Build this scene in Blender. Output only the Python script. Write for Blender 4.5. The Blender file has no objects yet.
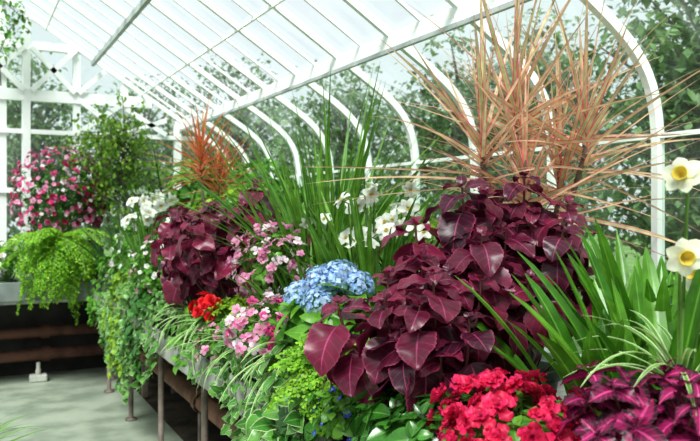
import bpy, math, random
import numpy as np
from mathutils import Vector, Matrix, Quaternion
RS=np.random.RandomState(11)
U=lambda a,b: float(RS.uniform(a,b))
sc=bpy.context.scene
COL=sc.collection

# ------------------------------------------------------------ materials
def sstep(nt,val,a,b,t0=0.0,t1=1.0):
    n=nt.nodes.new('ShaderNodeMapRange'); n.interpolation_type='SMOOTHSTEP'
    n.inputs['From Min'].default_value=a; n.inputs['From Max'].default_value=b
    n.inputs['To Min'].default_value=t0; n.inputs['To Max'].default_value=t1
    nt.links.new(val,n.inputs['Value']); return n.outputs['Result']
def mth(nt,op,a,b=None):
    n=nt.nodes.new('ShaderNodeMath'); n.operation=op
    for i,x in enumerate((a,b)):
        if x is None: continue
        if isinstance(x,(int,float)): n.inputs[i].default_value=x
        else: nt.links.new(x,n.inputs[i])
    return n.outputs[0]
def mixc(nt,f,a,b,mode='MIX'):
    n=nt.nodes.new('ShaderNodeMix'); n.data_type='RGBA'; n.blend_type=mode
    if isinstance(f,(int,float)): n.inputs[0].default_value=f
    else: nt.links.new(f,n.inputs[0])
    for s,x in ((n.inputs[6],a),(n.inputs[7],b)):
        if isinstance(x,tuple): s.default_value=(*x,1)
        else: nt.links.new(x,s)
    return n.outputs[2]
def newmat(name):
    m=bpy.data.materials.new(name); m.use_nodes=True
    nt=m.node_tree; nt.nodes.clear()
    o=nt.nodes.new('ShaderNodeOutputMaterial')
    return m,nt,o
def leaf_mat(name,base,base2,rib=None,ribw=0.10,edge=None,edgew=0.75,vein=0.0,ctr=None,ctrw=0.3,rough=0.45,trans=0.25,spec=0.4,tip=None):
    m,nt,o=newmat(name)
    uv=nt.nodes.new('ShaderNodeUVMap'); uv.uv_map='UVMap'
    sp=nt.nodes.new('ShaderNodeSeparateXYZ'); nt.links.new(uv.outputs[0],sp.inputs[0])
    s=mth(nt,'ABSOLUTE',mth(nt,'SUBTRACT',mth(nt,'MULTIPLY',sp.outputs[0],2.0),1.0))
    v=sp.outputs[1]
    at=nt.nodes.new('ShaderNodeAttribute'); at.attribute_name='tint'
    c=mixc(nt,at.outputs['Fac'],base,base2)
    if tip: c=mixc(nt,sstep(nt,v,0.55,1.0),c,tip)
    if edge: c=mixc(nt,sstep(nt,s,edgew,min(1.0,edgew+0.2)),c,edge)
    if ctr: c=mixc(nt,sstep(nt,v,ctrw*0.3,ctrw,1,0),c,ctr)
    if rib:
        if vein>0:
            q=mth(nt,'PINGPONG',mth(nt,'SUBTRACT',mth(nt,'MULTIPLY',v,6.0),mth(nt,'MULTIPLY',s,1.3)),0.5)
            f=mth(nt,'MULTIPLY',sstep(nt,q,0.0,0.10,1,0),vein)
            c=mixc(nt,f,c,rib)
        c=mixc(nt,sstep(nt,s,ribw*0.4,ribw,1,0),c,rib)
    ns=nt.nodes.new('ShaderNodeTexNoise'); ns.inputs['Scale'].default_value=22; ns.inputs['Detail'].default_value=3
    tc=nt.nodes.new('ShaderNodeTexCoord'); nt.links.new(tc.outputs['Object'],ns.inputs['Vector'])
    g=nt.nodes.new('ShaderNodeHueSaturation'); nt.links.new(c,g.inputs['Color'])
    nt.links.new(sstep(nt,ns.outputs['Fac'],0.25,0.75,0.7,1.25),g.inputs['Value'])
    p=nt.nodes.new('ShaderNodeBsdfPrincipled'); nt.links.new(g.outputs[0],p.inputs['Base Color'])
    p.inputs['Roughness'].default_value=rough; p.inputs['Specular IOR Level'].default_value=spec
    t=nt.nodes.new('ShaderNodeBsdfTranslucent'); nt.links.new(g.outputs[0],t.inputs['Color'])
    mx=nt.nodes.new('ShaderNodeMixShader'); mx.inputs[0].default_value=trans
    nt.links.new(p.outputs[0],mx.inputs[1]); nt.links.new(t.outputs[0],mx.inputs[2]); nt.links.new(mx.outputs[0],o.inputs[0])
    return m
def solid(name,c1,c2,scale=8,rough=0.6,bump=0.2,metal=0.0,spec=0.4,detail=5,lo=0.35,hi=0.65):
    m,nt,o=newmat(name)
    tc=nt.nodes.new('ShaderNodeTexCoord')
    ns=nt.nodes.new('ShaderNodeTexNoise'); ns.inputs['Scale'].default_value=scale; ns.inputs['Detail'].default_value=detail
    nt.links.new(tc.outputs['Object'],ns.inputs['Vector'])
    c=mixc(nt,sstep(nt,ns.outputs['Fac'],lo,hi),c1,c2)
    p=nt.nodes.new('ShaderNodeBsdfPrincipled'); nt.links.new(c,p.inputs['Base Color'])
    p.inputs['Roughness'].default_value=rough; p.inputs['Metallic'].default_value=metal; p.inputs['Specular IOR Level'].default_value=spec
    n2=nt.nodes.new('ShaderNodeTexNoise'); n2.inputs['Scale'].default_value=scale*6
    nt.links.new(tc.outputs['Object'],n2.inputs['Vector'])
    b=nt.nodes.new('ShaderNodeBump'); b.inputs['Strength'].default_value=bump; b.inputs['Distance'].default_value=0.01
    nt.links.new(n2.outputs['Fac'],b.inputs['Height']); nt.links.new(b.outputs[0],p.inputs['Normal'])
    nt.links.new(p.outputs[0],o.inputs[0])
    return m
def glass_mat(name,tint,milk,gloss=0.06):
    m,nt,o=newmat(name)
    tr=nt.nodes.new('ShaderNodeBsdfTransparent'); tr.inputs[0].default_value=(*tint,1)
    tl=nt.nodes.new('ShaderNodeBsdfTranslucent'); tl.inputs[0].default_value=(0.86,0.95,0.93,1)
    gl=nt.nodes.new('ShaderNodeBsdfGlossy'); gl.inputs['Roughness'].default_value=0.05
    tc=nt.nodes.new('ShaderNodeTexCoord')
    mp=nt.nodes.new('ShaderNodeMapping'); mp.inputs['Scale'].default_value=(1.2,4.0,1.2); nt.links.new(tc.outputs['Object'],mp.inputs[0])
    ns=nt.nodes.new('ShaderNodeTexNoise'); ns.inputs['Scale'].default_value=2.5; ns.inputs['Detail'].default_value=6; nt.links.new(mp.outputs[0],ns.inputs['Vector'])
    f=sstep(nt,ns.outputs['Fac'],0.35,0.7,milk*0.2,min(1,milk*1.8))
    a=nt.nodes.new('ShaderNodeMixShader'); nt.links.new(f,a.inputs[0]); nt.links.new(tr.outputs[0],a.inputs[1]); nt.links.new(tl.outputs[0],a.inputs[2])
    b=nt.nodes.new('ShaderNodeMixShader'); b.inputs[0].default_value=gloss; nt.links.new(a.outputs[0],b.inputs[1]); nt.links.new(gl.outputs[0],b.inputs[2])
    nt.links.new(b.outputs[0],o.inputs[0])
    return m

M={}
M['white']=solid('white_paint',(0.88,0.90,0.89),(0.94,0.95,0.94),5,0.5,0.05)
M['greybar']=solid('grey_painted_steel',(0.34,0.38,0.38),(0.50,0.53,0.52),6,0.45,0.05)
M['roofglass']=glass_mat('roof_glass',(0.90,0.955,0.95),0.07)
M['wallglass']=glass_mat('wall_glass',(0.85,0.945,0.905),0.075,0.06)
M['floor']=solid('concrete_path',(0.22,0.26,0.20),(0.36,0.40,0.32),3.5,0.5,0.25,detail=8)
M['dirt']=solid('dark_soil',(0.03,0.024,0.018),(0.09,0.07,0.05),6,0.95,0.8)
M['soil']=solid('potting_soil',(0.02,0.015,0.01),(0.06,0.04,0.03),30,0.95,0.8)
M['wood']=solid('weathered_wood',(0.30,0.30,0.27),(0.58,0.58,0.53),7,0.7,0.4,detail=8)
M['steel']=solid('bench_leg_steel',(0.13,0.10,0.08),(0.22,0.18,0.15),12,0.6,0.3)
M['galv']=solid('galvanised_trough',(0.16,0.18,0.18),(0.30,0.33,0.32),4,0.45,0.15,metal=0.3)
M['rust']=solid('rusty_pipe',(0.08,0.032,0.022),(0.16,0.07,0.048),7,0.7,0.4)
M['rustb']=solid('brown_pipe',(0.16,0.07,0.045),(0.28,0.14,0.09),7,0.6,0.4)
M['dark']=solid('shadowed_masonry',(0.02,0.02,0.018),(0.05,0.045,0.04),4,0.9,0.5)  # near-black mottled masonry colour for the low walls
M['terra']=solid('terracotta',(0.35,0.13,0.07),(0.45,0.19,0.11),9,0.8,0.2)
M['plastic']=solid('green_plastic_pot',(0.03,0.06,0.035),(0.05,0.09,0.05),6,0.5,0.05)
M['bark']=solid('bark',(0.10,0.08,0.06),(0.22,0.18,0.14),9,0.9,0.6)
M['lawn']=solid('lawn',(0.08,0.16,0.04),(0.17,0.28,0.08),2,0.9,0.5)
M['block']=solid('concrete_block',(0.4,0.4,0.36),(0.55,0.55,0.5),9,0.8,0.3)
M['stem']=leaf_mat('green_stem',(0.10,0.22,0.04),(0.16,0.30,0.06),trans=0.0)
M['redstem']=leaf_mat('burgundy_stem',(0.10,0.03,0.03),(0.16,0.05,0.05),trans=0.0)
M['coleus']=leaf_mat('burgundy_coleus_leaf',(0.060,0.008,0.024),(0.27,0.020,0.065),rib=(0.46,0.07,0.19),ribw=0.055,edge=(0.34,0.05,0.12),edgew=0.87,vein=0.30,rough=0.34,trans=0.30,spec=0.55)
M['iresine']=leaf_mat('magenta_leaf',(0.16,0.006,0.05),(0.38,0.016,0.12),rib=(0.66,0.07,0.27),ribw=0.15,edge=(0.04,0.010,0.02),edgew=0.58,vein=0.45,trans=0.22,rough=.38)
M['draca']=leaf_mat('tricolor_dracaena_leaf',(0.86,0.31,0.30),(0.80,0.64,0.42),rib=(0.54,0.66,0.32),ribw=0.45,edge=(0.82,0.18,0.22),edgew=0.60,trans=0.4,rough=0.4)
M['dracb']=leaf_mat('rust_dracaena_leaf',(0.75,0.17,0.07),(0.80,0.34,0.14),rib=(0.62,0.45,0.20),ribw=0.3,edge=(0.70,0.10,0.06),edgew=0.60,trans=0.4,rough=0.4)
M['grass']=leaf_mat('tall_grass_blade',(0.06,0.20,0.02),(0.20,0.42,0.05),rib=(0.26,0.48,0.10),ribw=0.18,trans=0.35,rough=0.38)
M['darkstrap']=leaf_mat('dark_strap_leaf',(0.025,0.10,0.02),(0.07,0.22,0.04),trans=0.25,rough=0.35)
M['bulbleaf']=leaf_mat('bulb_leaf',(0.06,0.23,0.015),(0.17,0.41,0.035),rib=(0.22,0.48,0.07),ribw=0.15,trans=0.38,rough=0.28,spec=0.5)
M['spider']=leaf_mat('striped_spider_leaf',(0.12,0.34,0.04),(0.22,0.46,0.08),edge=(0.70,0.78,0.48),edgew=0.52,trans=0.3)
M['fern']=leaf_mat('maidenhair_leaflet',(0.14,0.38,0.02),(0.38,0.66,0.05),trans=0.42)
M['lime']=leaf_mat('lime_leaf',(0.20,0.40,0.02),(0.42,0.62,0.06),rib=(0.35,0.55,0.12),trans=0.35)
M['green']=leaf_mat('mid_green_leaf',(0.06,0.22,0.02),(0.18,0.42,0.045),rib=(0.22,0.42,0.09),vein=0.2,trans=0.3,rough=0.35)
M['gloss']=leaf_mat('glossy_dark_leaf',(0.02,0.10,0.012),(0.07,0.25,0.03),rib=(0.14,0.32,0.06),vein=0.2,trans=0.2,rough=0.25,spec=0.6)
M['ivy']=leaf_mat('variegated_ivy_leaf',(0.05,0.20,0.03),(0.16,0.38,0.07),rib=(0.22,0.42,0.12),edge=(0.66,0.75,0.44),edgew=0.78,vein=0.3,trans=0.25,rough=0.3)
M['tree']=leaf_mat('tree_leaf',(0.08,0.17,0.06),(0.24,0.37,0.15),trans=0.4)
M['ficus']=leaf_mat('ficus_leaf',(0.08,0.22,0.02),(0.32,0.52,0.07),trans=0.4)
M['redpetal']=leaf_mat('red_petal',(0.66,0.006,0.06),(0.90,0.04,0.18),ctr=(0.42,0.0,0.05),ctrw=0.35,trans=0.35)
M['scarlet']=leaf_mat('scarlet_petal',(0.70,0.004,0.02),(0.90,0.03,0.04),trans=0.3)
M['pinkpetal']=leaf_mat('pink_petal',(0.86,0.20,0.46),(0.92,0.48,0.66),edge=(0.90,0.58,0.72),edgew=0.75,ctr=(0.76,0.12,0.32),ctrw=0.25,trans=0.4)
M['rosepetal']=leaf_mat('rose_petal',(0.76,0.05,0.26),(0.88,0.18,0.44),ctr=(0.6,0.0,0.14),ctrw=0.3,trans=0.4)
M['darkrosepetal']=leaf_mat('dark_rose_petal',(0.32,0.005,0.06),(0.55,0.02,0.14),trans=0.3)
M['whitepetal']=leaf_mat('white_petal',(0.84,0.86,0.78),(0.92,0.93,0.88),ctr=(0.75,0.8,0.45),ctrw=0.22,trans=0.35)
M['creampetal']=leaf_mat('cream_petal',(0.88,0.88,0.68),(0.93,0.92,0.80),ctr=(0.85,0.82,0.40),ctrw=0.3,trans=0.4)
M['blushpetal']=leaf_mat('blush_petal',(0.90,0.68,0.78),(0.92,0.84,0.88),ctr=(0.84,0.40,0.58),ctrw=0.25,trans=0.4)
M['yellow']=leaf_mat('yellow_corona',(0.86,0.66,0.10),(0.9,0.76,0.18),trans=0.35)
M['bluepetal']=leaf_mat('hydrangea_petal',(0.30,0.52,0.90),(0.66,0.80,0.96),ctr=(0.80,0.88,0.84),ctrw=0.25,trans=0.35)
M['lobelia']=leaf_mat('lobelia_petal',(0.03,0.04,0.55),(0.10,0.12,0.75),ctr=(0.8,0.8,0.9),ctrw=0.2,trans=0.3)

# ------------------------------------------------------------ mesh tools
class MB:
    def __init__(s): s.v=[];s.f=[];s.uv=[];s.t=[];s.n=0
    def add(s,tpl,Rm=None,T=None,tint=None,sc_=1.0):
        V,F,UV=tpl
        V=V*sc_
        if Rm is not None: V=V@Rm.T
        if T is not None: V=V+np.asarray(T)
        s.v.append(V); s.f.append(F+s.n); s.uv.append(UV)
        s.t.append(np.full(len(V),U(0,1) if tint is None else tint)); s.n+=len(V)
    def tpl(s): return np.vstack(s.v),np.vstack(s.f),np.vstack(s.uv)
    def mesh(s,name,mat,smooth=True):
        V=np.vstack(s.v);F=np.vstack(s.f);UV=np.vstack(s.uv);T=np.concatenate(s.t)
        me=bpy.data.meshes.new(name); me.from_pydata(V.tolist(),[],F.tolist())
        ul=me.uv_layers.new(name='UVMap'); li=np.zeros(len(me.loops),dtype=np.int32); me.loops.foreach_get('vertex_index',li)
        ul.data.foreach_set('uv',UV[li].astype(np.float32).ravel())
        a=me.attributes.new('tint','FLOAT','POINT'); a.data.foreach_set('value',T.astype(np.float32))
        if smooth: me.polygons.foreach_set('use_smooth',np.ones(len(me.polygons),dtype=bool))
        me.materials.append(mat); me.update(); return me
def grid_faces(a,b):
    F=[]
    for i in range(a):
        for j in range(b):
            p=i*(b+1)+j; F.append((p,p+1,p+b+2,p+b+1))
    return np.array(F)
PROF={
 'ovate':lambda t:(np.sin(np.pi*np.clip(t,0,1)**0.72))**0.85+0.02,
 'coleus':lambda t:np.interp(t,[0,.04,.1,.2,.33,.48,.62,.76,.88,.96,1],[.12,.42,.74,.94,1,.96,.84,.62,.36,.14,.02]),
 'iresine':lambda t:np.interp(t,[0,.06,.16,.32,.5,.68,.84,.94,1],[.12,.5,.86,1,.90,.66,.36,.13,.02]),
 'strap':lambda t:np.clip(0.75+t*1.2,0,1)*np.clip((1-t)*3.5,0.03,1)**0.6,
 'sword':lambda t:np.clip(0.9+t,0,1)*(1-t**1.6)+0.02,
 'tulip':lambda t:np.interp(t,[0,.2,.45,.75,.92,1],[.55,.85,1,.85,.5,.06]),
 'petal':lambda t:np.interp(t,[0,.2,.5,.8,.95,1],[.18,.5,.92,1,.65,.25]),
 'tepal':lambda t:np.interp(t,[0,.25,.5,.8,.94,1],[.35,.85,1,.7,.3,.05]),
 'ivy':lambda t:np.interp(t,[0,.08,.22,.38,.55,.75,1],[.3,.95,1,.62,.66,.34,.03]),
 'heart':lambda t:np.interp(t,[0,.1,.3,.55,.8,1],[.5,.92,1,.8,.4,.03]),
 'fan':lambda t:np.interp(t,[0,.5,.9,1],[.12,.7,1,.7]),
}
def leaf(L,W,prof='ovate',nv=8,nu=4,bend=0.6,fold=0.2,serr=0.0,ruf=0.0,a0=0.0,twist=0.0,pet=0.0):
    t=np.linspace(0,1,nv+1); w=PROF[prof](t)*W/2
    if serr: w=w*(1+serr*np.where(np.arange(nv+1)%2==0,-1,1))
    ang=a0-bend*t
    dy=np.cos(ang)*L/nv; dz=np.sin(ang)*L/nv
    y=np.concatenate([[0],np.cumsum((dy[:-1]+dy[1:])/2)])+pet; z=np.concatenate([[0],np.cumsum((dz[:-1]+dz[1:])/2)])
    s=np.linspace(-1,1,nu+1); V=[];UV=[]; ph=U(0,6)
    for i in range(nv+1):
        ny,nz=-math.sin(ang[i]),math.cos(ang[i]); tw=twist*t[i]
        for q in s:
            h=fold*w[i]*abs(q)+ruf*W*math.sin(t[i]*14+ph+q*2)*abs(q)
            xx=w[i]*q
            x2=xx*math.cos(tw)-h*math.sin(tw); h2=xx*math.sin(tw)+h*math.cos(tw)
            V.append((x2,y[i]+ny*h2,z[i]+nz*h2)); UV.append((q*.5+.5,t[i]))
    return np.array(V),grid_faces(nv,nu),np.array(UV)
def frame(d,up=(0,0,1),roll=0.0):
    Y=np.asarray(d,float); Y=Y/np.linalg.norm(Y); up=np.asarray(up,float)
    X=np.cross(Y,up)
    if np.linalg.norm(X)<1e-3: X=np.cross(Y,(1,0.1,0))
    X/=np.linalg.norm(X); Z=np.cross(X,Y)
    if roll:
        c,s=math.cos(roll),math.sin(roll); X,Z=X*c+Z*s,Z*c-X*s
    return np.stack([X,Y,Z],axis=1)
def tube(mb,pts,r0,r1=None,sides=6,tint=0.5):
    if r1 is None:r1=r0
    pts=np.asarray(pts,float); n=len(pts); V=[];UV=[]
    for i in range(n):
        d=pts[min(i+1,n-1)]-pts[max(i-1,0)]; Fm=frame(d,(0.03,0.02,1) if abs(d[2])<0.9*np.linalg.norm(d) else (1,0.05,0))
        r=r0+(r1-r0)*i/max(1,n-1)
        for k in range(sides+1):
            a=2*math.pi*k/sides; V.append(pts[i]+Fm[:,0]*r*math.cos(a)+Fm[:,2]*r*math.sin(a)); UV.append((0.8,0.5))
    mb.add((np.array(V),grid_faces(n-1,sides),np.array(UV)),tint=tint)
def lathe(mb,prof,seg=24,c=(0,0,0)):
    V=[];UV=[]
    for r,z in prof:
        for k in range(seg+1):
            a=2*math.pi*k/seg; V.append((c[0]+r*math.cos(a),c[1]+r*math.sin(a),c[2]+z)); UV.append((k/seg,0.5))
    mb.add((np.array(V),grid_faces(len(prof)-1,seg),np.array(UV)))
def box(mb,a,b):
    x0,y0,z0=a;x1,y1,z1=b
    V=np.array([(x,y,z) for x in (x0,x1) for y in (y0,y1) for z in (z0,z1)],float)
    F=np.array([(0,1,3,2),(4,6,7,5),(0,4,5,1),(2,3,7,6),(0,2,6,4),(1,5,7,3)])
    mb.add((V,F,np.full((8,2),.5)))
def obj(name,me,parent=None,loc=(0,0,0),rot=None):
    o=bpy.data.objects.new(name,me); COL.objects.link(o); o.location=loc
    if rot is not None: o.rotation_mode='QUATERNION'; o.rotation_quaternion=rot
    if parent: o.parent=parent
    return o
def top(name,label,cat,loc,group=None):
    e=bpy.data.objects.new(name,None); e.empty_display_size=0.05; COL.objects.link(e); e.location=loc
    e['label']=label; e['category']=cat
    if group: e['group']=group
    return e
def struct(o,label,cat=None):
    o['kind']='structure'; o['label']=label; o['category']=cat or o.name.split('_')[0].split('.')[0]
    return o

# ------------------------------------------------------------ greenhouse shell
EY=7.2; Y0=-1.0; RX,RZ=-0.3,3.666
def bez(p0,p1,p2,p3,n=14):
    return [tuple((1-t)**3*p0[k]+3*(1-t)**2*t*p1[k]+3*(1-t)*t*t*p2[k]+t**3*p3[k] for k in (0,1)) for t in [i/n for i in range(n+1)]]
curve=bez((2.35,1.66),(2.35,2.02),(2.19,2.075),(1.85,2.29))
prof_r=[(2.35,0.75)]+curve+[(RX,RZ)]
mir=lambda p:(-0.6-p[0],p[1])
def sweep(profile,y,wy,th,name,mat,label):
    P=np.array(profile); n=len(P); V=[]
    for i in range(n):
        d=P[min(i+1,n-1)]-P[max(i-1,0)]; d/=np.linalg.norm(d); nn=np.array([-d[1],d[0]])
        for (a,b) in ((-1,-1),(1,-1),(1,1),(-1,1)):
            q=P[i]+nn*b*th/2; V.append((q[0],y+a*wy/2,q[1]))
    F=[]
    for i in range(n-1):
        for k in range(4): F.append((i*4+k,i*4+(k+1)%4,(i+1)*4+(k+1)%4,(i+1)*4+k))
    F.append((0,1,2,3)); F.append((n*4-4,n*4-3,n*4-2,n*4-1))
    mb=MB(); mb.add((np.array(V),np.array(F),np.full((len(V),2),.5)))
    return struct(obj(name,mb.mesh(name,mat,False)),label)
tn=[0]
def trim_name(): tn[0]+=1; return 'trim_%d'%tn[0]
RS_=0.58
ribs=[2.02+RS_*k for k in range(-5,9)]
for y in ribs+[7.17]:
    sweep([(2.35,0.75)]+curve,y,0.030,0.040,trim_name(),M['white'],'white painted curved greenhouse rib')
    sweep([(1.86,2.285),(RX,RZ)],y,0.026,0.038,trim_name(),M['white'],'thin white roof rafter')
for y in ribs[::2]+[7.17]:
    sweep([mir(p) for p in prof_r],y,0.045,0.05,trim_name(),M['white'],'white painted curved greenhouse rib and rafter')
for y in ribs:
    if y+RS_/2<7.1: sweep([(1.86,2.285),(RX,RZ)],y+RS_/2,0.013,0.018,trim_name(),M['white'],'thin white roof glazing bar')
def beam(name,p0,p1,w,h,mat,label):
    p0=np.array(p0,float);p1=np.array(p1,float);Fm=frame(p1-p0); V=[]
    for p in (p0,p1):
        for a,b in ((-1,-1),(1,-1),(1,1),(-1,1)): V.append(p+Fm[:,0]*a*w/2+Fm[:,2]*b*h/2)
    F=[(0,1,5,4),(1,2,6,5),(2,3,7,6),(3,0,4,7),(0,3,2,1),(4,5,6,7)]
    mb=MB(); mb.add((np.array(V),np.array(F),np.full((8,2),.5)))
    return struct(obj(name,mb.mesh(name,mat,False)),label)
def longb(x,z,w,h,mat,label): beam(trim_name(),(x,Y0,z),(x,EY,z),w,h,mat,label)
longb(1.85,2.26,0.05,0.07,M['white'],'white eave beam under the roof glass')
longb(1.82,2.21,0.02,0.02,M['greybar'],'grey steel rod under the eave beam')
longb(-2.45,2.25,0.07,0.11,M['white'],'white eave beam under the roof glass')
longb(RX,RZ-.02,0.08,0.12,M['white'],'white ridge beam')
longb(1.02,2.79,0.03,0.045,M['greybar'],'grey steel roof purlin')
longb(0.25,3.28,0.025,0.03,M['greybar'],'grey steel roof purlin')
longb(1.45,2.53,0.012,0.018,M['white'],'thin white lap bar between roof panes')
longb(0.62,3.06,0.012,0.018,M['white'],'thin white lap bar between roof panes')
longb(2.35,1.72,0.02,0.018,M['white'],'thin white horizontal window rail')
longb(2.33,0.78,0.10,0.06,M['white'],'white window sill')
longb(-2.93,1.80,0.05,0.06,M['white'],'white horizontal window rail')
longb(-2.93,0.78,0.10,0.06,M['white'],'white window sill')
def strip(name,pts,y0,y1,mat,label,cat,sm=True):
    V=[(p[0],y,p[1]) for p in pts for y in (y0,y1)]
    mb=MB(); mb.add((np.array(V,float),grid_faces(len(pts)-1,1),np.full((len(V),2),.5)))
    return struct(obj(name,mb.mesh(name,mat,sm)),label,cat)
strip('ceiling',[(1.85,2.31),(RX,RZ+.02),mir((1.85,2.31))],Y0,EY,M['roofglass'],'pitched glass greenhouse roof','roof',False)
allr=[Y0]+ribs+[EY]; wn=0
for a,b in zip(allr[:-1],allr[1:]):
    wn+=1; strip('window_%d'%wn,[(2.355,0.8)]+[(p[0]+.005,p[1]+.005) for p in curve],a+.015,b-.015,M['wallglass'],'curved glass greenhouse window bay','window')
wn+=1; strip('window_%d'%wn,[mir(p) for p in [(2.355,0.8)]+curve],Y0,EY,M['wallglass'],'glass greenhouse side window','window')
def boxo(name,a,b,mat,label,cat=None):
    mb=MB(); box(mb,a,b); return struct(obj(name,mb.mesh(name,mat,False)),label,cat)
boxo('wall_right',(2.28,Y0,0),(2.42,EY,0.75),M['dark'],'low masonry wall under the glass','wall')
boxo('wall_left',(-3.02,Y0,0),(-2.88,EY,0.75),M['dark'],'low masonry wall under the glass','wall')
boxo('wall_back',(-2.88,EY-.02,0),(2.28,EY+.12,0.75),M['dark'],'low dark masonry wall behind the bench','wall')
boxo('floor',(-1.8,Y0-1,-0.1),(1.2,EY-.02,0),M['floor'],'grey-green concrete path','floor')
boxo('floor_soil',(1.2,Y0-1,-0.12),(2.28,EY-.02,-0.02),M['dirt'],'dark bare soil below the bench','floor')
boxo('floor_soil',(-2.88,Y0-1,-0.12),(-1.8,EY-.02,-0.02),M['dirt'],'dark bare soil below the bench','floor')
# gable
roofz=lambda x: 2.29+0.64*(1.85-x) if x<1.85 else 2.0
for x,w in ((-0.3,.06),(0.27,.035),(0.457,.10),(0.88,.055),(1.30,.05),(1.8,.06),(2.1,.03),(-1.06,.07),(-1.75,.07),(-2.4,.06)):
    xr=x if x>=-.3 else -.6-x
    beam(trim_name(),(x,EY,0.75),(x,EY,roofz(xr)-.02),w,.06,M['white'],'white gable window post')
for z,xa,xb,h in ((1.62,-2.9,2.3,.045),(2.46,-2.15,1.55,.10),(2.90,-1.5,.88,.07),(0.8,-2.9,2.3,.06),(2.14,-2.9,2.1,.04)):
    beam(trim_name(),(xa,EY-.01,z),(xb,EY-.01,z),.06,h,M['white'],'white gable cross rail')
for xa,xb,za,zb in ((.04,.44,2.50,2.88),(.50,.86,2.50,2.88),(.91,1.28,2.16,2.43),(1.32,1.68,2.16,2.38)):
    beam(trim_name(),(xa,EY-.05,za),(xb,EY-.05,zb if xb<1.6 else 2.30),.03,.045,M['white'],'white diagonal cross brace')
    beam(trim_name(),(xb,EY-.05,za),(xa,EY-.05,zb),.03,.045,M['white'],'white diagonal cross brace')
beam(trim_name(),(.89,EY-.05,2.50),(1.12,EY-.05,2.72),.03,.04,M['white'],'white diagonal cross brace')
gx=[-2.9,-1.75,-.3,.457,1.30,1.8,2.34]
for a,b in zip(gx[:-1],gx[1:]):
    wn+=1
    f=lambda x: roofz(x) if x>=-.3 else roofz(-.6-x)
    V=np.array([(a,EY+.01,.8),(b,EY+.01,.8),(b,EY+.01,f(b)),(a,EY+.01,f(a))],float)
    mb=MB(); mb.add((V,np.array([(0,1,2,3)]),np.full((4,2),.5)))
    struct(obj('window_%d'%wn,mb.mesh('gable_pane',M['wallglass'],False)),'tall gable window glass','window')

# ------------------------------------------------------------ benches and pipes
def bench(label,a,b,legs,front,tmat):
    e=top('plant_bench',label,'bench',(a[0],a[1],0))
    ox,oy=a[0],a[1]; L=lambda p:(p[0]-ox,p[1]-oy,p[2])
    mb=MB(); box(mb,L((a[0],a[1],.69)),L((b[0],b[1],.735))); obj('bench_top',mb.mesh('bench_top',M['wood'],False),e)
    for (p,q) in front:
        mb=MB(); box(mb,L(p),L(q))
        o=obj('bench_board',mb.mesh('bench_board',tmat,False),e)
        bv=o.modifiers.new('b','BEVEL'); bv.width=.006; bv.segments=2
    for (x,y) in legs:
        mb=MB(); lathe(mb,[(0.001,0),(.04,0),(.04,.012),(.017,.014),(.017,.655),(.03,.66),(.03,.69),(.001,.69)],12)
        obj('leg',mb.mesh('leg',M['steel']),e,L((x,y,0)))
    return e
bench('long weathered wooden plant bench on steel pipe legs',(0.94,-0.6,0),(2.2,6.45,0),
      [(1.0,.78+.9*k-.9) for k in range(7+1)]+[(2.1,.78+1.8*k-.9) for k in range(4)],
      [((.915,-.6,.66),(.94,6.45,.785)),((2.2,-.6,.66),(2.22,6.45,.79)),((.94,-.62,.66),(2.2,-.6,.79))],M['wood'])
bench('galvanised plant trough bench against the gable windows',(-1.3,6.55,0),(2.2,7.1,0),
      [(-1.2,6.65),(-.4,6.65),(1.1,6.65),(2.1,6.65)],
      [((-1.3,6.52,.715),(2.2,6.55,.87)),((-1.3,7.1,.7),(2.2,7.12,.87))],M['galv'])
def pipe(label,p0,p1,r,stand=True,mat='rust'):
    p0=np.array(p0,float);p1=np.array(p1,float); e=top('heating_pipe',label,'pipe',tuple(p0),'rusty heating pipes')
    d=p1-p0; Ln=np.linalg.norm(d); mb=MB(); tube(mb,[d*t for t in np.linspace(0,1,12)],r,sides=14); obj('pipe_body',mb.mesh('pipe_body',M[mat]),e)
    k=1
    while k*1.6<Ln:
        c=d/Ln*k*1.6; u=d/Ln
        mb=MB(); tube(mb,[c-u*.035,c-u*.03,c+u*.03,c+u*.035],r*1.28,sides=14); obj('pipe_collar',mb.mesh('pipe_collar',M[mat]),e)
        if stand:
            mb=MB(); box(mb,(c[0]-.02,c[1]-.02,-p0[2]),(c[0]+.02,c[1]+.02,-r*.8)); obj('pipe_stand',mb.mesh('pipe_stand',M['steel'],False),e)
        k+=1
    return e
pipe('thick brown heating pipe below the long bench',(1.22,-.5,.32),(1.22,6.85,.32),.05,mat='rustb')
pipe('thick brown heating pipe close to the soil',(1.45,-.5,.14),(1.45,6.85,.14),.05,mat='rustb')
pipe('rusty heating pipe along the low gable wall',(-2.6,7.05,.385),(1.10,7.05,.385),.045,False)
pipe('rusty heating pipe along the low gable wall',(-2.6,7.0,.20),(1.10,7.0,.20),.05,False)
e=top('pipe_support_block','pale concrete block with a pipe fitting on the path','block',(0.53,6.84,0))
mb=MB(); box(mb,(-.07,-.05,0),(.07,.05,.06)); o=obj('block_base',mb.mesh('block_base',M['block'],False),e); bv=o.modifiers.new('b','BEVEL'); bv.width=.01
mb=MB(); lathe(mb,[(.022,.06),(.022,.10),(.016,.11),(.016,.16),(.001,.16)],12); obj('pipe_fitting',mb.mesh('pipe_fitting',M['block']),e)

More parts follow.
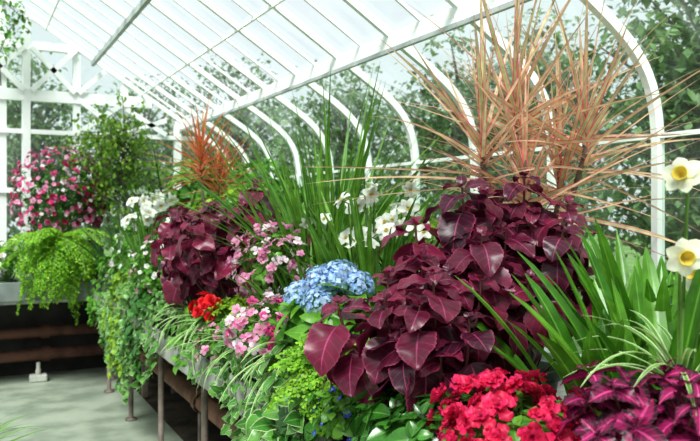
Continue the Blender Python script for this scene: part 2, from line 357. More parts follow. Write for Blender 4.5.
# ------------------------------------------------------------ plant builders
def pot(e,r=.085,h=.13,mat='plastic',sides=22):
    mb=MB(); lathe(mb,[(.001,0),(r*.72,0),(r*.93,h*.8),(r*1.02,h*.8),(r*1.04,h),(r*.93,h),(r*.9,h*.86),(r*.6,h*.85)],sides)
    obj('pot',mb.mesh('pot',M[mat]),e)
    mb=MB(); lathe(mb,[(r*.915,h*.86),(r*.5,h*.9),(.001,h*.92)],sides); obj('soil',mb.mesh('soil',M['soil']),e)
def fib(n,low=-0.3):
    out=[]
    for i in range(n):
        z=1-(1-low)*(i+.5)/n; a=i*2.39996+U(-.3,.3); r=math.sqrt(max(0,1-z*z)); out.append(np.array([r*math.cos(a),r*math.sin(a),z]))
    return out
def nrm(v): v=np.asarray(v,float); return v/np.linalg.norm(v)
def pool(n,**k): 
    r=[]
    for i in range(n):
        kk=dict(k); kk['bend']=k.get('bend',.6)*U(.5,1.5); kk['L']=kk['L']*U(.88,1.12); kk['W']=kk['W']*U(.88,1.12); r.append(leaf(**kk))
    return r
def rosette(mb,p,ax,lp,k,el,scale):
    ax=nrm(ax); h=nrm(np.cross(ax,(0.3,0.5,0.2))); h2=np.cross(ax,h); a0=U(0,6.28)
    for j in range(k):
        a=a0+6.283*j/k+U(-.35,.35); e_=el+U(-.35,.35)
        d=(h*math.cos(a)+h2*math.sin(a))*math.cos(e_)+ax*math.sin(e_)
        mb.add(lp[RS.randint(len(lp))],frame(d,ax,U(-.45,.45)),p,sc_=scale*U(.7,1.2))
def mound(mb,c,r,n,lp,k=5,el=0.15,low=-0.3,stem=None,base=(0,0,.1),inner=True,upb=0.6,tipk=4,sr=.004,tips=.5,jit=(.72,1.15)):
    c=np.array(c,float); r=np.array(r,float)
    for d in fib(n,low):
        q=U(*jit); p=c+d*r*q; ax=nrm(d/r*r.mean()+np.array([0,0,upb])+np.array([U(-.3,.3) for _ in range(3)]))
        rosette(mb,p,ax,lp,k,el,1.0)
        if tipk: rosette(mb,p+ax*.012,ax,lp,tipk,el+.55,tips)
        if stem is not None:
            b=np.array(base)+np.array([U(-.02,.02),U(-.02,.02),0]); m=(b+p)/2+np.array([0,0,.02])-d*.01
            tube(stem,[b,(b*.6+m*.4)+d*.02,m,p],sr*1.5,sr,5)
        if inner:
            p2=c+d*r*q*.6; rosette(mb,p2,ax,lp,max(3,k-1),el-.2,.95)
def blades(mb,base,n,L,W,el,bend,az=(0,6.283),prof='sword',spread=.03,nv=10,fold=.35,twist=.3,nu=2,rollr=.3):
    for i in range(n):
        a=U(*az); e_=U(*el); d=(math.cos(a)*math.cos(e_),math.sin(a)*math.cos(e_),math.sin(e_))
        b=np.array(base)+np.array([math.cos(a)*U(0,spread),math.sin(a)*U(0,spread),0])
        mb.add(leaf(U(*L),U(*W),prof,nv,nu,bend=U(*bend),fold=fold,twist=U(-twist,twist)),frame(d,(0,0,1),U(-rollr,rollr)),b)
def flower_tpl(n,L,W,el=.35,bend=.3,prof='petal',ruf=0,layers=1,nv=4,nu=4,fold=.1,ja=.12,je=.15):
    mb=MB()
    for l in range(layers):
        for j in range(n):
            a=6.283*(j+.5*l)/n+U(-ja,ja); e_=el+.5*l+U(-je,je); s=(1-.2*l)*U(.88,1.1)
            d=(math.cos(a)*math.cos(e_),math.sin(a)*math.cos(e_),math.sin(e_))
            mb.add(leaf(L*s,W*s,prof,nv,nu,bend=bend*U(.6,1.4),fold=fold,ruf=ruf),frame(d,(0,0,1),U(-.2,.2)),(0,0,0))
    return mb
FL={};FLT={};FLM={}
def mkfl(key,mat,nvv=3,**k):
    L=[flower_tpl(**k) for i in range(nvv)]
    FL[key]=[m.mesh(key+'_petals',M[mat]) for m in L]; FLT[key]=[m.tpl() for m in L]; FLM[key]=M[mat]
mkfl('azalea','redpetal',n=5,L=.034,W=.027,el=.5,bend=.5,ruf=.16,layers=2,nv=9,nvv=6,fold=.2,je=.35,ja=.25)
mkfl('pinkimp','pinkpetal',n=5,L=.021,W=.017,el=.4,bend=.6,ruf=.12,nvv=6,je=.3,ja=.2)
mkfl('rose','rosepetal',n=5,L=.021,W=.018,el=.4,bend=.5,ruf=.12,layers=2,nvv=5,je=.3,ja=.2)
mkfl('darkrose','darkrosepetal',n=5,L=.021,W=.020,el=.35,bend=.4,ruf=.1,layers=2,nvv=3)
mkfl('white','whitepetal',n=5,L=.019,W=.017,el=.35,bend=.4,ruf=.08)
mkfl('blush','blushpetal',n=5,L=.021,W=.017,el=.4,bend=.6,ruf=.12,nvv=5,je=.3,ja=.2)
mkfl('red','scarlet',n=6,L=.028,W=.026,el=.3,bend=.4,layers=3,ruf=.08)
mkfl('narc','creampetal',n=6,L=.036,W=.032,el=.1,bend=.25,prof='tepal',nv=7,fold=.15,ruf=.03,nvv=4)
mkfl('lily','whitepetal',n=6,L=.044,W=.032,el=.5,bend=.9,prof='tepal',nv=7,fold=.15,ruf=.05,nvv=5,je=.25)
mkfl('lob','lobelia',n=5,L=.010,W=.009,el=.2,bend=.2,nv=3,nu=2)
def corona_mesh(r,h,mat,name):
    mb=MB(); lathe(mb,[(.001,0),(r*.6,0.001),(r*.75,h*.4),(r*.85,h*.8),(r*1.15,h),(r*.95,h*.95),(r*.7,h*.5),(r*.4,h*.15)],18); 
    V=mb.v[0]; n=19
    for k in range(n):
        for row in (4,5): V[row*n+k,2]+=.0015*math.sin(k/18*6.283*6)
    return mb.mesh(name,M[mat])
CORO=corona_mesh(.012,.020,'yellow','corona'); COROW=corona_mesh(.006,.008,'yellow','small_corona')
def put_flower(e,key,p,d,s=1.0,name='flower',corona=None):
    o=obj(name,FL[key][RS.randint(len(FL[key]))],e,tuple(p),Vector(tuple(d)).to_track_quat('Z','Y') @ Quaternion((0,0,1),U(0,6.28)))
    o.scale=(s,s,s)
    if corona: c=obj('corona',corona,o,(0,0,.002))
    return o
def dome_flowers(e,key,c,r,n,low=-.1,s=1.0,bias=None,jit=.6,out=1.05,upb=.3,keep=1.0,rr=(.85,1.2),mass=False):
    mbs={}
    for d in fib(n,low):
        d=nrm(d+np.array([U(-.2,.2) for _ in range(3)]))
        if bias is not None and np.dot(d,nrm(bias))<-.15: continue
        if U(0,1)>keep: continue
        p=np.array(c)+d*np.array(r)*out*U(*rr); ax=nrm(d+np.array([0,0,upb])+np.array([U(-jit,jit) for _ in range(3)]))
        kk=key[RS.randint(len(key))] if isinstance(key,list) else key
        if mass:
            m=mbs.setdefault(kk,MB()); Fm=frame(nrm(np.cross(ax,(U(-1,1),U(-1,1),.3))),ax)
            m.add(FLT[kk][RS.randint(len(FLT[kk]))],Fm,p,sc_=s*U(.75,1.15))
        else: put_flower(e,kk,p,ax,s*U(.75,1.15))
    for kk,m in mbs.items():
        o=obj('flower_mass',m.mesh('flower_mass',FLM[kk]),e); o['kind']='stuff'
BZ=.74
AIS=(-1,-.6,.3)

LPcole=pool(10,L=.120,W=.088,prof='coleus',nv=26,nu=6,bend=1.2,fold=.16,serr=.032,ruf=.045,pet=.016)
def coleus(loc,c,r,n,lab,scale=1.0,low=-.45,base=.12):
    e=top('coleus',lab,'coleus plant',loc,'burgundy coleus plants'); pot(e,.09,.13,'terra')
    mb=MB(); st=MB(); c=np.array(c,float); r=np.array(r,float)
    for d in fib(n,low):
        q=U(.58,1.25); p=c+d*r*q; b=np.array([U(-.03,.03),U(-.03,.03),base]); m=(b+p)/2+np.array([d[0],d[1],0])*.05
        up=np.array([0,0,.05+.04*U(0,1)])
        ctrl=[b,m,p-up,p]
        P=[]
        for t in np.linspace(0,1,9): P.append((1-t)**3*ctrl[0]+3*(1-t)**2*t*ctrl[1]+3*(1-t)*t*t*ctrl[2]+t**3*ctrl[3])
        P=np.array(P); tube(st,P,.005,.003,6); a0=U(0,3.14)
        Ls=sum(np.linalg.norm(P[i+1]-P[i]) for i in range(8)); gap=.038/Ls; tb0=U(0,.7); bs=U(.82,1.12)
        for j,(tt,szz,el) in enumerate(((1.0,.30,1.0),(1-gap*.4,.52,.55),(1-gap*1.3,.82,.15),(1-gap*2.4,1.08,-.08),(1-gap*3.6,1.12,-.25),(1-gap*4.9,1.0,-.35))):
            if tt<.15: continue
            x=tt*8; i=min(7,int(x)); pp=P[i]*(1-(x-i))+P[i+1]*(x-i); ax=nrm(nrm(P[i+1]-P[i])+np.array([0,0,.7])+d*.35+np.array([-.15,-.18,0]))
            h=nrm(np.cross(ax,(0.3,0.5,0.2))); h2=np.cross(ax,h); aa=a0+j*1.5708+U(-.3,.3)
            for sg in (0,math.pi):
                a=aa+sg+U(-.25,.25); e_=el+U(-.25,.25); dd=(h*math.cos(a)+h2*math.sin(a))*math.cos(e_)+ax*math.sin(e_)
                mb.add(LPcole[RS.randint(10)],frame(dd,ax,U(-.45,.45)),pp,sc_=scale*bs*szz*U(.75,1.12),tint=min(1,max(0,tb0+U(-.15,.4))))
    obj('foliage',mb.mesh('foliage',M['coleus']),e); obj('stem',st.mesh('stem',M['redstem']),e); return e
coleus((1.40,1.72,BZ),(0,0,.57),(.22,.20,.22),23,'tall bushy burgundy coleus beside the orange dracaena')
coleus((1.16,1.66,BZ),(0,.02,.49),(.17,.17,.18),14,'bushy burgundy coleus in the middle of the clump',.95,low=-.3)
coleus((1.02,1.55,BZ),(-.04,.03,.42),(.17,.18,.15),17,'low spreading burgundy coleus leaning over the bench edge',low=-.35)
coleus((1.14,3.38,BZ),(0,0,.53),(.30,.28,.27),30,'wide burgundy coleus mound beside tall green grass',1.0)
coleus((1.08,3.85,BZ),(0,0,.51),(.26,.26,.26),22,'reddish burgundy coleus beside white narcissus',1.0)

# dracaenas
def dracaena(loc,heads,lab,L,W,n,el0=-.15,mat='draca'):
    e=top('dracaena',lab,'dracaena',loc,'orange-pink dracaenas'); pot(e,.11,.17,'plastic'); mb=MB(); st=MB()
    for h in heads:
        h=np.array(h,float); tube(st,[(0,0,.12),(h[0]*.3,h[1]*.3,h[2]*.5),h],.011,.009,8)
        tube(st,[h,h+np.array([0,0,.16])],.009,.005,8); tb0=U(0,.5)
        for i in range(n):
            f=i/n; a=i*2.39996+U(-.3,.3); e_=el0+1.6*f+U(-.25,.25)
            d=(math.cos(a)*math.cos(e_),math.sin(a)*math.cos(e_),math.sin(e_))
            mb.add(leaf(U(*L)*(1-.10*f),W*U(.7,1.25),'sword',10,4,bend=U(-.05,.6),fold=.15),frame(d,(0,0,1),U(-.9,.9)),h+np.array([0,0,.20*f-.07]),tint=min(1,tb0+U(0,.6)))
    obj('foliage',mb.mesh('foliage',M[mat]),e); obj('stem',st.mesh('stem',M['bark']),e)
dracaena((1.68,1.98,BZ),[(-.06,-.06,.70),(-.17,.02,.84),(.14,.0,.74),(.0,.06,.98),(.16,-.10,.88)],'broad spiky pink and cream striped dracaena against the curved glass',(.36,.66),.018,42,el0=-.1)
dracaena((1.42,4.85,BZ),[(-.05,0,.98),(.1,.08,.85)],'small spiky rust-orange dracaena among green plants',(.32,.48),.018,56,mat='dracb')

def strap_plant(name,lab,cat,loc,mat,n,L,W,el,bend,prof='sword',potr=.09,poth=.14,group=None,spread=.03,z0=None,az=(0,6.283),fold=.35,nu=2,twist=.3):
    e=top(name,lab,cat,loc,group); pot(e,potr,poth)
    mb=MB(); blades(mb,(0,0,poth*.85 if z0 is None else z0),n,L,W,el,bend,az,prof,spread,fold=fold,nu=nu,twist=twist)
    obj('foliage',mb.mesh('foliage',M[mat]),e); return e
strap_plant('tall_grass_plant','tall upright green grass clump with arching blades','grass',(1.42,3.02,BZ),'grass',150,(.8,1.3),(.022,.036),(1.05,1.52),(.1,1.2),spread=.10)
strap_plant('tall_grass_plant','upright green strap-leaved plant','grass',(1.72,3.85,BZ),'grass',60,(.8,1.1),(.022,.034),(1.1,1.5),(.1,.8),spread=.08)
strap_plant('palm_plant','dark green strap-leaved palm near the gable','palm',(1.40,5.75,BZ),'darkstrap',60,(.7,1.2),(.02,.035),(.9,1.45),(.3,1.1),spread=.05)
strap_plant('palm_plant','dark green strap-leaved palm on the bench','palm',(1.08,6.15,BZ),'darkstrap',40,(.45,.7),(.03,.045),(.8,1.4),(.3,1.0),spread=.05)
strap_plant('palm_plant','dark green strap-leaved plant behind the coleus','palm',(1.75,2.75,BZ),'darkstrap',36,(.5,.7),(.03,.045),(.95,1.45),(.3,.8),spread=.05)

POOLS={
 'green':pool(5,L=.075,W=.045,prof='ovate',nv=6,nu=4,bend=.7,fold=.2),
 'small':pool(5,L=.04,W=.026,prof='ovate',nv=4,nu=2,bend=.6,fold=.2),
 'big':pool(5,L=.13,W=.075,prof='heart',nv=8,nu=4,bend=.8,fold=.2),
 'ivy':pool(5,L=.05,W=.05,prof='ivy',nv=8,nu=4,bend=.4,fold=.12),
 'ivyb':pool(6,L=.080,W=.064,prof='heart',nv=8,nu=4,bend=.6,fold=.15,ruf=.02),
 'ires':pool(7,L=.070,W=.042,prof='iresine',nv=14,nu=6,bend=1.0,fold=.2,serr=.05,ruf=.06),
}
def shrub(name,lab,cat,loc,c,r,n,pl,mat,k=5,low=-.3,group=None,potr=.09,poth=.13,potm='plastic',tipk=3,upb=.6,el=.15,stemm='stem',jit=(.72,1.15)):
    e=top(name,lab,cat,loc,group); pot(e,potr,poth,potm); mb=MB(); st=MB()
    mound(mb,c,r,n,POOLS[pl],k=k,el=el,low=low,stem=st,base=(0,0,poth*.8),tipk=tipk,upb=upb,sr=.0025,jit=jit)
    obj('foliage',mb.mesh('foliage',M[mat]),e); obj('stem',st.mesh('stem',M[stemm]),e); return e
for (x,y,h,r,pl,mt,lb) in [(1.95,2.4,.45,.2,'green','green','leafy green shrub by the curved glass'),(1.98,3.3,.5,.22,'green','lime','leafy light green shrub by the curved glass'),
    (1.9,4.5,.55,.26,'big','green','broad-leaved green shrub on the bench'),(1.50,4.3,.62,.22,'green','lime','light green leafy bush behind the coleus'),
    (1.9,5.2,.75,.28,'big','green','big broad-leaved shrub by the glass'),(1.6,5.3,.6,.2,'green','lime','light green leafy bush behind ivy'),(1.15,5.6,.45,.16,'green','green','leafy green bush near the gable'),
    (1.80,6.15,.8,.32,'big','green','tall broad-leaved green shrub near the gable'),(1.42,2.75,.30,.13,'green','green','leafy green bush below white narcissus'),(1.95,1.5,.35,.2,'green','green','leafy green shrub by the curved glass'),
    (1.68,1.4,.30,.16,'big','gloss','glossy broad-leaved plant behind the daffodils'),(1.42,2.1,.32,.17,'green','green','green leafy plant behind the hydrangea'),(1.42,4.62,.5,.16,'small','lime','light green small-leaved bush'),(1.38,4.05,.62,.15,'green','green','leafy green bush behind the coleus')]:
    shrub('green_shrub',lb,'shrub',(x,y,BZ),(0,0,h),(r,r,r*1.0),int(18+r*60) if pl!='small' else 60,pl,mt,group='green filler shrubs')

# red azalea
e=shrub('azalea','crimson azalea covered in ruffled blooms','azalea',(1.01,1.22,BZ),(-.02,-.01,.20),(.14,.15,.11),36,'small','green')
dome_flowers(e,'azalea',(-.02,-.01,.215),(.155,.175,.12),98,low=-.15,s=.92,upb=.2,jit=.7,out=1.0,rr=(.82,1.18))
shrub('magenta_leaf_plant','magenta and dark purple leaved bedding plant','foliage plant',(1.09,.94,BZ),(-.01,0,.28),(.14,.15,.12),32,'ires','iresine',stemm='redstem',k=4,jit=(.6,1.25),upb=.9,el=.2)
shrub('magenta_leaf_plant','magenta and dark purple leaved bedding plant behind the daffodils','foliage plant',(1.30,.80,BZ),(-.01,0,.20),(.12,.12,.12),20,'ires','iresine',stemm='redstem',k=4,jit=(.5,1.2))
shrub('magenta_leaf_plant','magenta leaved bedding plant beside the azalea','foliage plant',(1.21,1.16,BZ),(-.01,0,.18),(.10,.09,.10),20,'ires','iresine',stemm='redstem',k=4,jit=(.5,1.2))
strap_plant('spider_plant','striped spider plant arching over magenta leaves','spider plant',(1.18,.96,BZ),'spider',28,(.18,.34),(.007,.012),(.4,1.2),(.9,1.8),prof='strap',group='striped spider plants',z0=.37)
def daffodil(name,lab,loc,n,L,W,el,bend,flowers,key,cor,mat='bulbleaf',prof='tulip',fs=1.0,poth=.13,grp=None,spread=.05,twist=.5,off=(0,0)):
    e=top(name,lab,'flower',loc,grp); pot(e,.10,poth); mb=MB(); blades(mb,(off[0],off[1],poth*.8),n,L,W,el,bend,prof=prof,spread=spread,fold=.35,nu=4,nv=12,twist=twist)
    obj('foliage',mb.mesh('foliage',M[mat]),e); st=MB()
    for (p,d) in flowers:
        p=np.array(p,float); d=nrm(d); b=np.array([p[0]*.4,p[1]*.4,poth*.8]); q=p-d*.03
        tube(st,[b,b*.5+q*.5+np.array([.0,0,.03]),q+np.array([0,0,.004]),p-d*.012,p],.0035,.003,6)
        put_flower(e,key,p,d,fs*U(.9,1.1),corona=cor)
    obj('stem',st.mesh('stem',M['stem']),e); return e
daffodil('daffodil','daffodil clump with broad green leaves and cream yellow-cupped blooms',(1.22,1.02,BZ),28,(.38,.60),(.038,.056),(1.2,1.53),(.05,.6),
   [((-.108,-.118,.752),(-.85,-.35,.25)),((-.11,-.122,.612),(-.6,-.75,-.05)),((.05,-.11,.70),(.1,-.9,.3)),((.1,.02,.56),(-.8,-.1,.3))],'narc',CORO,fs=.98,spread=.07,off=(.03,.02))
strap_plant('bulb_plant','broad upright green tulip-like leaves','bulb plant',(1.28,1.24,BZ),'bulbleaf',26,(.34,.52),(.040,.062),(1.1,1.52),(.05,.8),prof='tulip',nu=4,spread=.08)
strap_plant('bulb_plant','broad upright green tulip-like leaves near the glass','bulb plant',(1.48,1.26,BZ),'bulbleaf',28,(.42,.62),(.038,.056),(1.2,1.52),(.05,.6),prof='tulip',nu=4,spread=.09)
def lilyset(n,xr,ry,z0,z1):
    return [((U(*xr),U(*ry),U(z0,z1)),(U(-1,.4),U(-1,.2),U(-.4,.7))) for i in range(n)]
daffodil('white_narcissus','clump of white narcissus with long green leaves',(1.34,2.44,BZ),44,(.5,.76),(.018,.028),(1.15,1.5),(.1,.6),lilyset(28,(-.15,.16),(-.15,.12),.55,.80),'lily',COROW,mat='grass',prof='strap',fs=.95)
daffodil('white_narcissus','clump of white narcissus beside trailing ivy',(1.03,4.72,BZ),34,(.45,.70),(.018,.026),(1.1,1.5),(.1,.7),lilyset(24,(-.14,.1),(-.12,.25),.60,.78),'lily',COROW,mat='grass',prof='strap',fs=1.15)
daffodil('white_narcissus','few white narcissus above the hydrangea',(1.22,2.70,BZ),20,(.4,.6),(.018,.026),(1.0,1.5),(.1,.8),lilyset(3,(-.05,.05),(-.03,.05),.62,.68),'lily',COROW,mat='grass',prof='strap',fs=.8)
# pink flowers
PK=['pinkimp','pinkimp','blush','pinkimp']
e=shrub('impatiens','clear pink impatiens in tall leafy mound','impatiens',(1.10,2.84,BZ),(0,0,.45),(.13,.13,.15),34,'small','green'); dome_flowers(e,PK,(0,0,.46),(.15,.15,.16),122,low=-.3,s=1.08,bias=AIS,jit=.8)
e=shrub('impatiens','bright pink impatiens spilling over the bench edge','impatiens',(1.0,2.50,BZ),(-.03,0,.24),(.13,.15,.11),30,'small','green'); dome_flowers(e,['pinkimp','rose','pinkimp','blush'],(-.04,0,.25),(.145,.16,.12),128,low=-.3,s=1.08,bias=AIS,jit=.8)
e=shrub('impatiens','small pink impatiens on the bench edge','impatiens',(.99,2.98,BZ),(-.07,0,.14),(.08,.08,.08),16,'small','green'); dome_flowers(e,['pinkimp'],(-.08,0,.13),(.08,.08,.09),18,low=-.3,s=1.1,bias=AIS)
e=shrub('red_geranium','red double-flowered geranium beside the spider plant','geranium',(1.0,3.12,BZ),(-.04,0,.2),(.10,.10,.08),18,'green','green'); dome_flowers(e,['red'],(-.10,-.03,.28),(.055,.06,.05),16,low=-.3,s=1.05,jit=.3)
e=shrub('impatiens','white and pink impatiens above trailing ivy','impatiens',(1.02,4.40,BZ),(-.03,0,.3),(.15,.16,.2),44,'small','green'); dome_flowers(e,['white','blush','white','pinkimp'],(-.03,0,.32),(.16,.17,.21),64,low=-.3,s=1.0,bias=AIS)
e=shrub('impatiens','white impatiens near the end of the bench','impatiens',(1.06,5.2,BZ),(-.03,0,.36),(.17,.2,.24),44,'small','green'); dome_flowers(e,['white','blush','white'],(-.03,0,.38),(.18,.21,.25),56,low=-.3,s=1.0,bias=AIS)
e=shrub('impatiens','large round mound of pink impatiens in a tall planter','impatiens',(.70,6.86,BZ),(0,0,.82),(.33,.22,.33),120,'small','gloss',potr=.15,poth=.5,potm='terra',low=-.7)
dome_flowers(e,['pinkimp','blush','rose','pinkimp'],(0,0,.84),(.36,.26,.36),128,low=-.7,s=1.3,bias=(0,-1,.2),keep=1,rr=(.95,1.12))
dome_flowers(e,['pinkimp','rose','blush','darkrose','rose'],(0,0,.84),(.36,.26,.36),380,low=-.75,s=1.15,bias=(0,-1,.2),keep=1,rr=(.92,1.10),mass=True)
shrub('magenta_leaf_plant','dark burgundy leaved plant beside the pink impatiens mound','foliage plant',(.98,6.90,BZ),(0,0,.78),(.13,.12,.24),24,'green','coleus',stemm='redstem',poth=.4,low=-.7)
e=shrub('impatiens','small white and pink impatiens on the trough','impatiens',(.28,6.75,BZ),(0,0,.25),(.2,.15,.2),40,'small','green'); dome_flowers(e,['white','blush','pinkimp'],(0,0,.25),(.21,.16,.21),50,low=-.3,s=1.3,bias=(0,-1,.4))
e=shrub('impatiens','small white impatiens on the trough','impatiens',(1.0,6.72,BZ),(0,0,.2),(.13,.10,.14),24,'small','green'); dome_flowers(e,['white'],(0,0,.2),(.14,.11,.15),14,low=-.3,s=1.1,bias=(0,-1,.4))

# ferns
def fern(lab,loc,z0,n,L,droop,el,poth=.13,size=.016,az=(0,6.283),potr=.09,pair=15,pf=.30):
    e=top('maidenhair_fern',lab,'fern',loc,'lime maidenhair ferns'); pot(e,potr,poth); mb=MB(); st=MB()
    lt=[leaf(size*U(.8,1.2),size*1.1,'fan',2,2,bend=.3,fold=.1) for _ in range(5)]
    for i in range(n):
        a=U(*az); e_=U(*el); Ln=U(*L); dr=U(*droop); p=np.array([U(-.03,.03),U(-.03,.03),z0]); pts=[p.copy()]; ang=e_
        h=np.array([math.cos(a),math.sin(a),0])
        for s in range(pair):
            ang=max(-1.45,ang-dr/pair); d=h*math.cos(ang)+np.array([0,0,math.sin(ang)]); p=p+d*Ln/pair; pts.append(p.copy())
            if s<2: continue
            side=np.cross(h,(0,0,1)); pl=Ln*pf*math.sin(math.pi*min(1,(s+1.5)/pair)**.8)*U(.6,1.2)+.012
            for sg in (-1,1):
                pd=nrm(side*sg+d*.5+np.array([0,0,U(-.4,.1)]))
                m=max(2,int(pl/(size*.8)))
                for q in range(m):
                    pp=p+pd*pl*(q+.6)/m+np.array([0,0,-.35*pl*((q+.6)/m)**2])
                    for sg2 in (-1,1):
                        ld=nrm(pd*.5+d*sg2*.8+np.array([U(-.4,.4),U(-.4,.4),U(-.7,.1)]))
                        mb.add(lt[RS.randint(5)],frame(ld,(U(-.6,.6)-.3,U(-.6,.6)-.3,1)),pp,sc_=U(.7,1.15))
        tube(st,pts,.0018,.001,4)
    obj('foliage',mb.mesh('foliage',M['fern']),e); obj('stem',st.mesh('stem',M['bark']),e)
fern('large lime maidenhair fern cascading over the trough',(.66,6.60,BZ),.46,52,(.32,.74),(1.4,2.6),(-.5,.9),poth=.42,size=.019,potr=.1,az=(3.0,6.4),pf=.17,pair=20)
fern('lime maidenhair fern beside the blue hydrangea',(.99,1.98,BZ),.22,44,(.16,.28),(1.2,2.4),(.2,1.4),size=.013)
fern('lime maidenhair fern behind the pink blooms',(1.12,2.36,BZ),.26,26,(.14,.24),(1.2,2.2),(.3,1.4),size=.013)
# hydrangea
e=shrub('hydrangea','pale blue mophead hydrangea with green leaves','hydrangea',(1.12,2.22,BZ),(-.02,0,.30),(.16,.16,.13),26,'big','green')
def hydr(R):
    mb=MB(); pt=[leaf(.0095,.010,'petal',3,2,bend=.3,fold=.1) for _ in range(3)]
    for d in fib(150,-.45):
        p=d*R*U(.82,1.1); d2=nrm(d+np.array([U(-.4,.4) for _ in range(3)])); Fm=frame(nrm(np.cross(d2,(.3,.4,.1))),d2); t=U(0,1); a0=U(0,1.5)
        for j in range(4):
            a=a0+j*1.5708; dd=Fm[:,1]*math.cos(a)+Fm[:,0]*math.sin(a)+d2*.2
            mb.add(pt[RS.randint(3)],frame(dd,d2),p,tint=t)
    return mb
for p,R in (((-.10,-.01,.45),.064),((-.06,.05,.455),.056),((-.04,-.03,.475),.058),((-.15,.05,.41),.05),((-.0,-.08,.45),.05),((-.13,-.06,.40),.052)):
    obj('flower_head',hydr(R).mesh('flower_head',M['bluepetal']),e,p)
e=shrub('lobelia','small deep blue lobelia trailing at the bench edge','lobelia',(.985,1.82,BZ),(-.06,0,.13),(.08,.09,.08),26,'small','green',potr=.06,poth=.1); dome_flowers(e,'lob',(-.06,0,.13),(.09,.1,.09),34,low=-.3,s=1.1,bias=AIS)
shrub('glossy_foliage_plant','glossy dark green leafy plant under the coleus','foliage plant',(.99,1.52,BZ),(-.05,0,.16),(.12,.13,.11),30,'green','gloss',low=-.5)
shrub('glossy_foliage_plant','glossy green leafy plant beside the azalea','foliage plant',(.99,1.40,BZ),(-.05,0,.17),(.11,.10,.11),28,'green','gloss',low=-.5,potr=.07)
for x,y,z0,n,lb in ((1.0,2.36,.25,44,'striped spider plant arching over the bench edge'),(1.0,3.24,.24,50,'striped spider plant hanging beside the red bloom'),(1.02,3.75,.2,36,'striped spider plant under the coleus'),(.99,2.74,.18,40,'striped spider plant under pink blooms')):
    strap_plant('spider_plant',lb,'spider plant',(x,y,BZ),'spider',n,(.16,.38),(.007,.011),(.2,1.2),(1.0,2.3),prof='strap',group='striped spider plants',z0=z0*.5+.06,poth=.13,potr=.08)
shrub('lime_bedding_plant','lime yellow small-leaved bedding plant','foliage plant',(1.05,2.98,BZ),(0,.05,.24),(.14,.15,.1),50,'small','lime')
# trailing ivy
def ivy(lab,loc,mat,pl,trails,down,spread=.5,top_n=20,r=.12,h=.2,poth=.13,dens=2):
    e=top('trailing_ivy',lab,'ivy',loc,'trailing ivies'); pot(e,.08,poth); mb=MB(); st=MB(); lp=POOLS[pl]
    mound(mb,(-.02,0,h),(r,r*1.2,r*.8),top_n,lp,k=5,low=-.2,tipk=0,inner=True)
    edge=.94-.04-loc[0]
    for i in range(trails):
        y1=U(-spread,spread)*.5; D=U(*down); p=[np.array([0,y1*.2,poth]),np.array([edge*.5,y1*.6,.24]),np.array([edge-.01,y1*.9,.15]),np.array([edge-.03+U(-.02,.01),y1,.03])]
        k=int(D/.04); wob=U(-.01,.01)
        for j in range(k): q=p[-1]; p.append(q+np.array([U(-.008,.012),U(-.02,.02)+wob,-.04]))
        tube(st,p,.0018,.0012,4)
        for q0,q1 in zip(p[1:-1],p[2:]):
            for s in range(dens):
                q=q0*(1-s/dens)+q1*s/dens+np.array([U(-.02,.0),U(-.02,.02),0])
                d=nrm((U(-1,-.1),U(-1,1),U(-1,.3))); mb.add(lp[RS.randint(len(lp))],frame(d,(-1,U(-.9,.4),U(.0,1.1))),q,sc_=U(.45,1.1))
    obj('foliage',mb.mesh('foliage',M[mat]),e); obj('stem',st.mesh('stem',M['stem']),e)
ivy('variegated broad-leaved ivy trailing over the bench edge',(1.0,2.20,BZ),'ivy','ivyb',22,(.1,.35),.45,26,.13,.16)
ivy('green broad-leaved ivy trailing over the bench edge',(1.0,1.98,BZ),'gloss','ivyb',12,(.05,.3),.3,14,.09,.12)
ivy('small variegated ivy beside the pink blooms',(1.0,2.56,BZ),'ivy','ivy',12,(.02,.2),.4,12,.09,.11,dens=3)
ivy('variegated ivy trailing low beside the bench leg',(1.0,4.05,BZ),'ivy','ivy',10,(.02,.25),.5,18,.12,.16,dens=3)
ivy('dark green ivy trailing down towards the path',(1.0,4.35,BZ),'gloss','green',10,(.05,.40),.5,22,.13,.17)
ivy('variegated ivy trailing down towards the path',(1.0,4.75,BZ),'ivy','ivy',14,(.15,.55),.5,24,.15,.2,dens=3)
ivy('lime green ivy trailing down towards the path',(1.0,5.1,BZ),'lime','small',14,(.1,.45),.6,24,.14,.22,dens=4)
ivy('pale variegated ivy trailing down towards the path',(1.0,5.45,BZ),'ivy','ivy',14,(.1,.45),.6,24,.14,.26,dens=3)
ivy('green ivy trailing near the gable trough',(1.02,5.9,BZ),'green','ivy',10,(.05,.25),.5,24,.14,.26)
ivy('green ivy on the bench edge',(1.02,3.5,BZ),'green','green',8,(.0,.06),.4,18,.10,.14)
ivy('small variegated ivy on the bench edge',(1.02,3.02,BZ),'ivy','ivy',9,(.0,.12),.4,14,.10,.12,dens=3)

# small tree by gable
e=top('ficus_tree','small-leaved weeping ficus tree by the gable windows','tree',(1.22,6.72,BZ)); pot(e,.14,.25,'terra',26)
mb=MB(); st=MB(); tube(st,[(0,0,.2),(.02,0,.6),(-.02,.0,1.0),(0,0,1.4)],.02,.012,8)
for d in fib(150,-.9):
    p=np.array([-.08,-.02,1.12])+d*np.array([.46,.30,.58])*U(.3,1.1); q=np.array([U(-.02,.02),0,min(1.4,max(.6,p[2]-.1))])
    pm=(q+p)/2+np.array([0,0,.06]); tube(st,[q,pm,p,p+np.array([d[0]*.04,0,-.06])],.004,.0015,4)
    for j in range(17):
        t=U(.4,1.15); w=pm*(1-t)+p*t+np.array([U(-.05,.05),U(-.05,.05),U(-.07,.04)]); mb.add(POOLS['small'][RS.randint(5)],frame(nrm((U(-1,1),U(-1,1),U(-1.6,.1)))),w,sc_=U(.7,1.25))
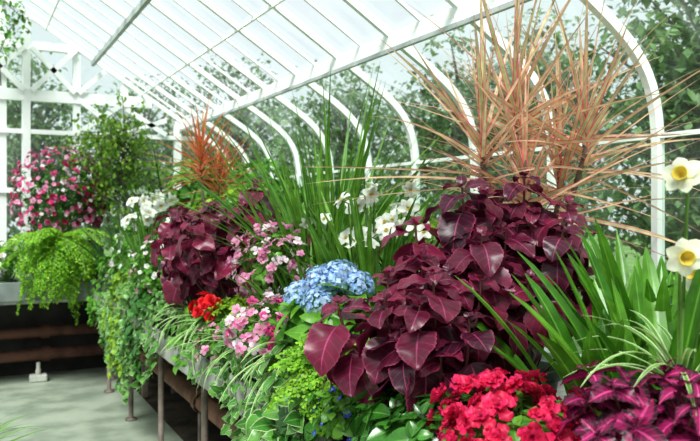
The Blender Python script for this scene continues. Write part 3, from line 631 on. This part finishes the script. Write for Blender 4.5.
obj('foliage',mb.mesh('foliage',M['ficus']),e); obj('stem',st.mesh('stem',M['bark']),e)
# climbing vine on gable post
e=top('climbing_vine','green climbing vine twining along the white gable rafter','vine',(.25,7.02,2.5)); mb=MB(); st=MB()
pts=[(0,0,.0),(-.02,-.04,.25),(.05,-.05,.45),(.15,-.06,.60),(.05,-.06,.68)]
tube(st,pts,.006,.004,6)
for i in range(170):
    k=RS.randint(1,len(pts)-1); t=U(0,1); p=np.array(pts[k])*(1-t)+np.array(pts[k+1])*t+np.array([U(-.1,.1),U(-.1,.0),U(-.1,.06)])
    mb.add(POOLS['green'][RS.randint(5)],frame(nrm((U(-1,1),U(-1,.2),U(-1,.1)))),p,sc_=U(.5,.9))
obj('foliage',mb.mesh('foliage',M['green']),e); obj('stem',st.mesh('stem',M['bark']),e)
strap_plant('potted_palm','small green arching palm in a pot on the path','palm',(-.10,3.85,0),'grass',44,(.40,.60),(.020,.030),(.6,1.3),(.7,1.6),potr=.11,poth=.22)

# ------------------------------------------------------------ outdoors
mb=MB(); box(mb,(-30,-20,-.3),(40,50,-.14)); o=obj('lawn',mb.mesh('lawn',M['lawn'],False)); o['label']='green lawn outside the greenhouse'; o['category']='lawn'; o['kind']='stuff'
tb=[]
for v in range(3):
    mb=MB(); st=MB(); tube(st,[(0,0,0),(.05,.03,1.0),(-.03,.05,2.2),(0,0,3.4)],.11,.04,8)
    lt=leaf(.11,.075,'ovate',2,2,bend=.4,fold=.2)
    for d in fib(90,-.8):
        p=np.array([0,0,2.35])+d*np.array([1.15,1.15,1.8])*U(.4,1.05); tube(st,[(0,0,max(.9,p[2]-.7)),p],.03,.008,5)
        tt=U(0,.6)
        for j in range(85):
            w=p+RS.normal(0,.15,3)*np.array([1.3,1.3,.8]); mb.add(lt,frame(nrm((U(-1,1),U(-1,1),U(-1,.6)))),w,sc_=U(.6,1.3),tint=tt+U(0,.4))
    tb.append((mb.mesh('crown',M['tree']),st.mesh('trunk',M['bark'])))
TR=[(5.4,1.0,.95),(5.6,4.3,.95),(5.4,7.6,.9),(5.6,11.2,.95),(9.3,2.5,1.15),(9.4,6.6,1.2),(9.4,10.8,1.2),(2.4,11.6,.85),(-.4,11.2,.8),(1.0,15,1.05),(5.0,15,1.1)]
for i,(x,y,s) in enumerate(TR):
    e=top('garden_tree','leafy green deciduous tree outside the glass','tree',(x,y,-.14),'garden trees'); e.scale=(s,s,s); e.rotation_euler=(0,0,i*1.3)
    c,t=tb[i%3]; obj('crown',c,e); obj('trunk',t,e)

# ------------------------------------------------------------ light and camera
w=bpy.data.worlds.new('sky'); sc.world=w; w.use_nodes=True; nt=w.node_tree; bg=nt.nodes['Background']
bg.inputs[0].default_value=(0.91,0.96,1.0,1); bg.inputs[1].default_value=1.06
s=bpy.data.lights.new('sun','SUN'); s.energy=6.6; s.angle=math.radians(22); s.color=(1,.98,.95)
so=bpy.data.objects.new('sun',s); COL.objects.link(so)
so.rotation_euler=Vector((0.50,0.55,-1.0)).to_track_quat('-Z','Y').to_euler()
cam=bpy.data.cameras.new('camera'); cam.sensor_width=36; cam.lens=36*750/700; cam.shift_y=-(220.5-212)/700; cam.clip_start=.05
cam.dof.use_dof=True; cam.dof.focus_distance=2.1; cam.dof.aperture_fstop=5.6
co=bpy.data.objects.new('camera',cam); COL.objects.link(co); co.location=(0,0,1.43)
co.rotation_euler=(math.radians(90),0,-math.radians(27))
sc.camera=co
sc.view_settings.view_transform='Standard'
sc.view_settings.gamma=0.90
